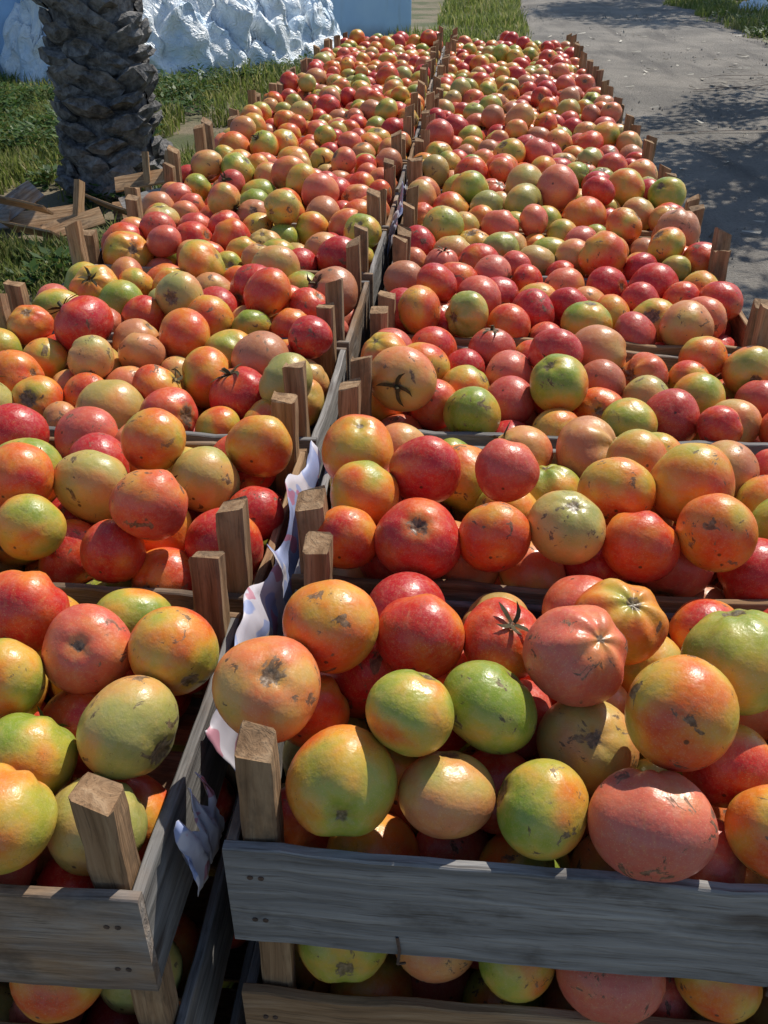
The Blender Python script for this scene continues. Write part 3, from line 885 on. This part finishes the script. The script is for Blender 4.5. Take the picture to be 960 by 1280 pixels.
wg.obj("weeds", leaf_material("weed_leaf", (.03, .07, .018), (.06, .12, .025), (.10, .16, .03), .5, .3), None, False, "lr")

# ------------------------------------------------------------------ broken crate wood by the palm
def scrap(name, x, y, parts):
    g = Geo()
    for (dx, dy, z, L_, ang_, tilt, hgt, th, gy) in parts:
        d = np.array([math.cos(ang_) * math.cos(tilt), math.sin(ang_) * math.cos(tilt), math.sin(tilt)])
        sd = np.array([-math.sin(ang_), math.cos(ang_), 0]); upv = np.cross(d, sd)
        if upv[2] < 0: upv = -upv
        if th < .02: upv, sd = (upv * .6 + sd * .8), (upv * .8 - sd * .6)   # boards lean over
        p = np.array([dx, dy, z])
        plank(g, p - d * L_ / 2, p + d * L_ / 2, upv, sd, hgt, th, gy, .006, 8, 1.6)
    o = g.obj(name, M_WOOD); o.location = (x, y, 0); return o
scrap("broken_crate", -1.80, 5.20, [(0, 0, .02, .42, .3, .05, .12, .015, .3), (.05, -.05, .10, .36, .6, .12, .10, .012, .6), (.10, .10, .18, .34, 1.3, 1.2, .06, .035, .1), (-.20, .0, .05, .36, 2.6, .1, .12, .012, .3), (-.02, .08, .18, .34, 1.8, 1.3, .05, .035, .1), (-.02, .02, .18, .34, .2, .15, .10, .014, .2)])
scrap("broken_crate", -2.28, 4.88, [(0, 0, .03, .40, .2, .1, .13, .014, .3), (-.18, .05, .08, .38, .9, .4, .13, .012, .5), (.20, .02, .13, .28, 1.5, 1.1, .07, .03, .2), (.02, -.14, .03, .38, 2.7, .0, .12, .012, .3), (-.36, -.10, .03, .36, .1, .1, .12, .012, .6), (.22, -.14, .05, .32, .5, .2, .11, .012, .2), (-.1, -.02, .14, .36, 2.9, .1, .10, .012, .1)])

g = Geo()
def twig(p0, p1, r, wob=.05, k=14):
    pts = []
    for s in range(k + 1):
        f = s / k; pts.append((p0[0] + (p1[0] - p0[0]) * f + random.uniform(-.2, .2) * wob, p0[1] + (p1[1] - p0[1]) * f + wob * math.sin(f * 5 + r * 900), .04 + p0[2] + (p1[2] - p0[2]) * f))
    tube(g, pts, [r * (1 - .5 * s / k) for s in range(k + 1)], 6)
twig((1.5, 7.95, 0), (3.1, 8.15, .0), .013)
twig((2.2, 10.2, 0), (3.6, 10.9, .03), .016); twig((2.4, 10.6, 0), (3.3, 10.1, .0), .011); twig((2.6, 11.3, 0), (3.6, 11.0, .05), .014)
for _ in range(26):
    x = random.uniform(2.3, 3.6); y = random.uniform(9.8, 11.4); a = random.uniform(-.6, .6); l = random.uniform(.2, .6)
    twig((x, y, 0), (x + l * math.cos(a), y + l * math.sin(a), random.uniform(0, .08)), .005, .03, 5)
g.obj("fallen_branch", simple_mat("dead_wood", (.025, .02, .018), (.08, .06, .05), 30, .9, .3))
g = Geo()
for _ in range(130):
    x = random.uniform(1.0, 4.2); y = random.uniform(4, 16); a = random.uniform(0, 6.28); l = random.uniform(.03, .16); w = random.uniform(.004, .014)
    c, s = math.cos(a), math.sin(a)
    g.add([(x - s * w, y + c * w, .040), (x + s * w, y - c * w, .042), (x + c * l + s * w, y + s * l - c * w, .046), (x + c * l - s * w, y + s * l + c * w, .056)], [(0, 1, 2, 3)])
g.obj("straw_litter", simple_mat("straw", (.40, .36, .28), (.62, .58, .5), 10, .8, 0))
def bag(x, y, s):
    vs = []; fs = []; K = 26
    for a in range(K + 1):
        for b_ in range(K + 1):
            u = a / K * 2 - 1; v = b_ / K * 2 - 1; e = max(0, 1 - u * u - v * v)
            z = e ** .5 * s * .5 * (1 + .9 * noise.noise(Vector((u * 3 + x, v * 3, 1)))) + .05 * s * noise.noise(Vector((u * 9, v * 9, x)))
            vs.append((x + u * s * (1 + .3 * noise.noise(Vector((v * 3, u, 2)))), y + v * s * .7, max(0, z) + .005))
    for a in range(K):
        for b_ in range(K):
            p = a * (K + 1) + b_
            if (a / K * 2 - 1) ** 2 + (b_ / K * 2 - 1) ** 2 < .95: fs.append((p, p + 1, p + K + 2, p + K + 1))
    g = Geo(); g.add(vs, fs); g.obj("plastic_bag", bpy.data.materials["crumpled_plastic_sheet"], None, True)
bag(5.25, 20.6, .38)
bag(4.6, 13.6, .12)

# ------------------------------------------------------------------ light, sky, camera
az = math.radians(31); el = math.radians(50)
w = bpy.data.worlds.new("World"); scene.world = w; w.use_nodes = True
nt = w.node_tree; bg = nt.nodes["Background"]
sky = nt.nodes.new("ShaderNodeTexSky"); sky.sky_type = 'NISHITA'; sky.sun_disc = False
sky.sun_elevation = el; sky.sun_rotation = az; sky.air_density = 1.0; sky.dust_density = .4; sky.ozone_density = 1.8
nt.links.new(sky.outputs[0], bg.inputs[0]); bg.inputs[1].default_value = 0.125
sd = bpy.data.lights.new("sun", 'SUN'); sd.energy = 5.0; sd.angle = math.radians(.5); sd.color = (1, .94, .83)
so = link(bpy.data.objects.new("sun", sd))
tosun = Vector((math.sin(az) * math.cos(el), math.cos(az) * math.cos(el), math.sin(el)))
so.rotation_euler = tosun.to_track_quat('Z', 'Y').to_euler()

cd = bpy.data.cameras.new("camera"); cam = link(bpy.data.objects.new("camera", cd))
cd.sensor_fit = 'VERTICAL'; cd.sensor_height = 36; cd.lens = 36 * 1150 / 1280; cd.clip_end = 600; cd.clip_start = .02
cam.location = (0, 0, PL + .55)
cam.rotation_euler = (math.radians(90 - 32.5), 0, math.radians(5.15))
scene.camera = cam
scene.view_settings.view_transform = 'Standard'; scene.view_settings.look = 'None'; scene.view_settings.exposure = 0
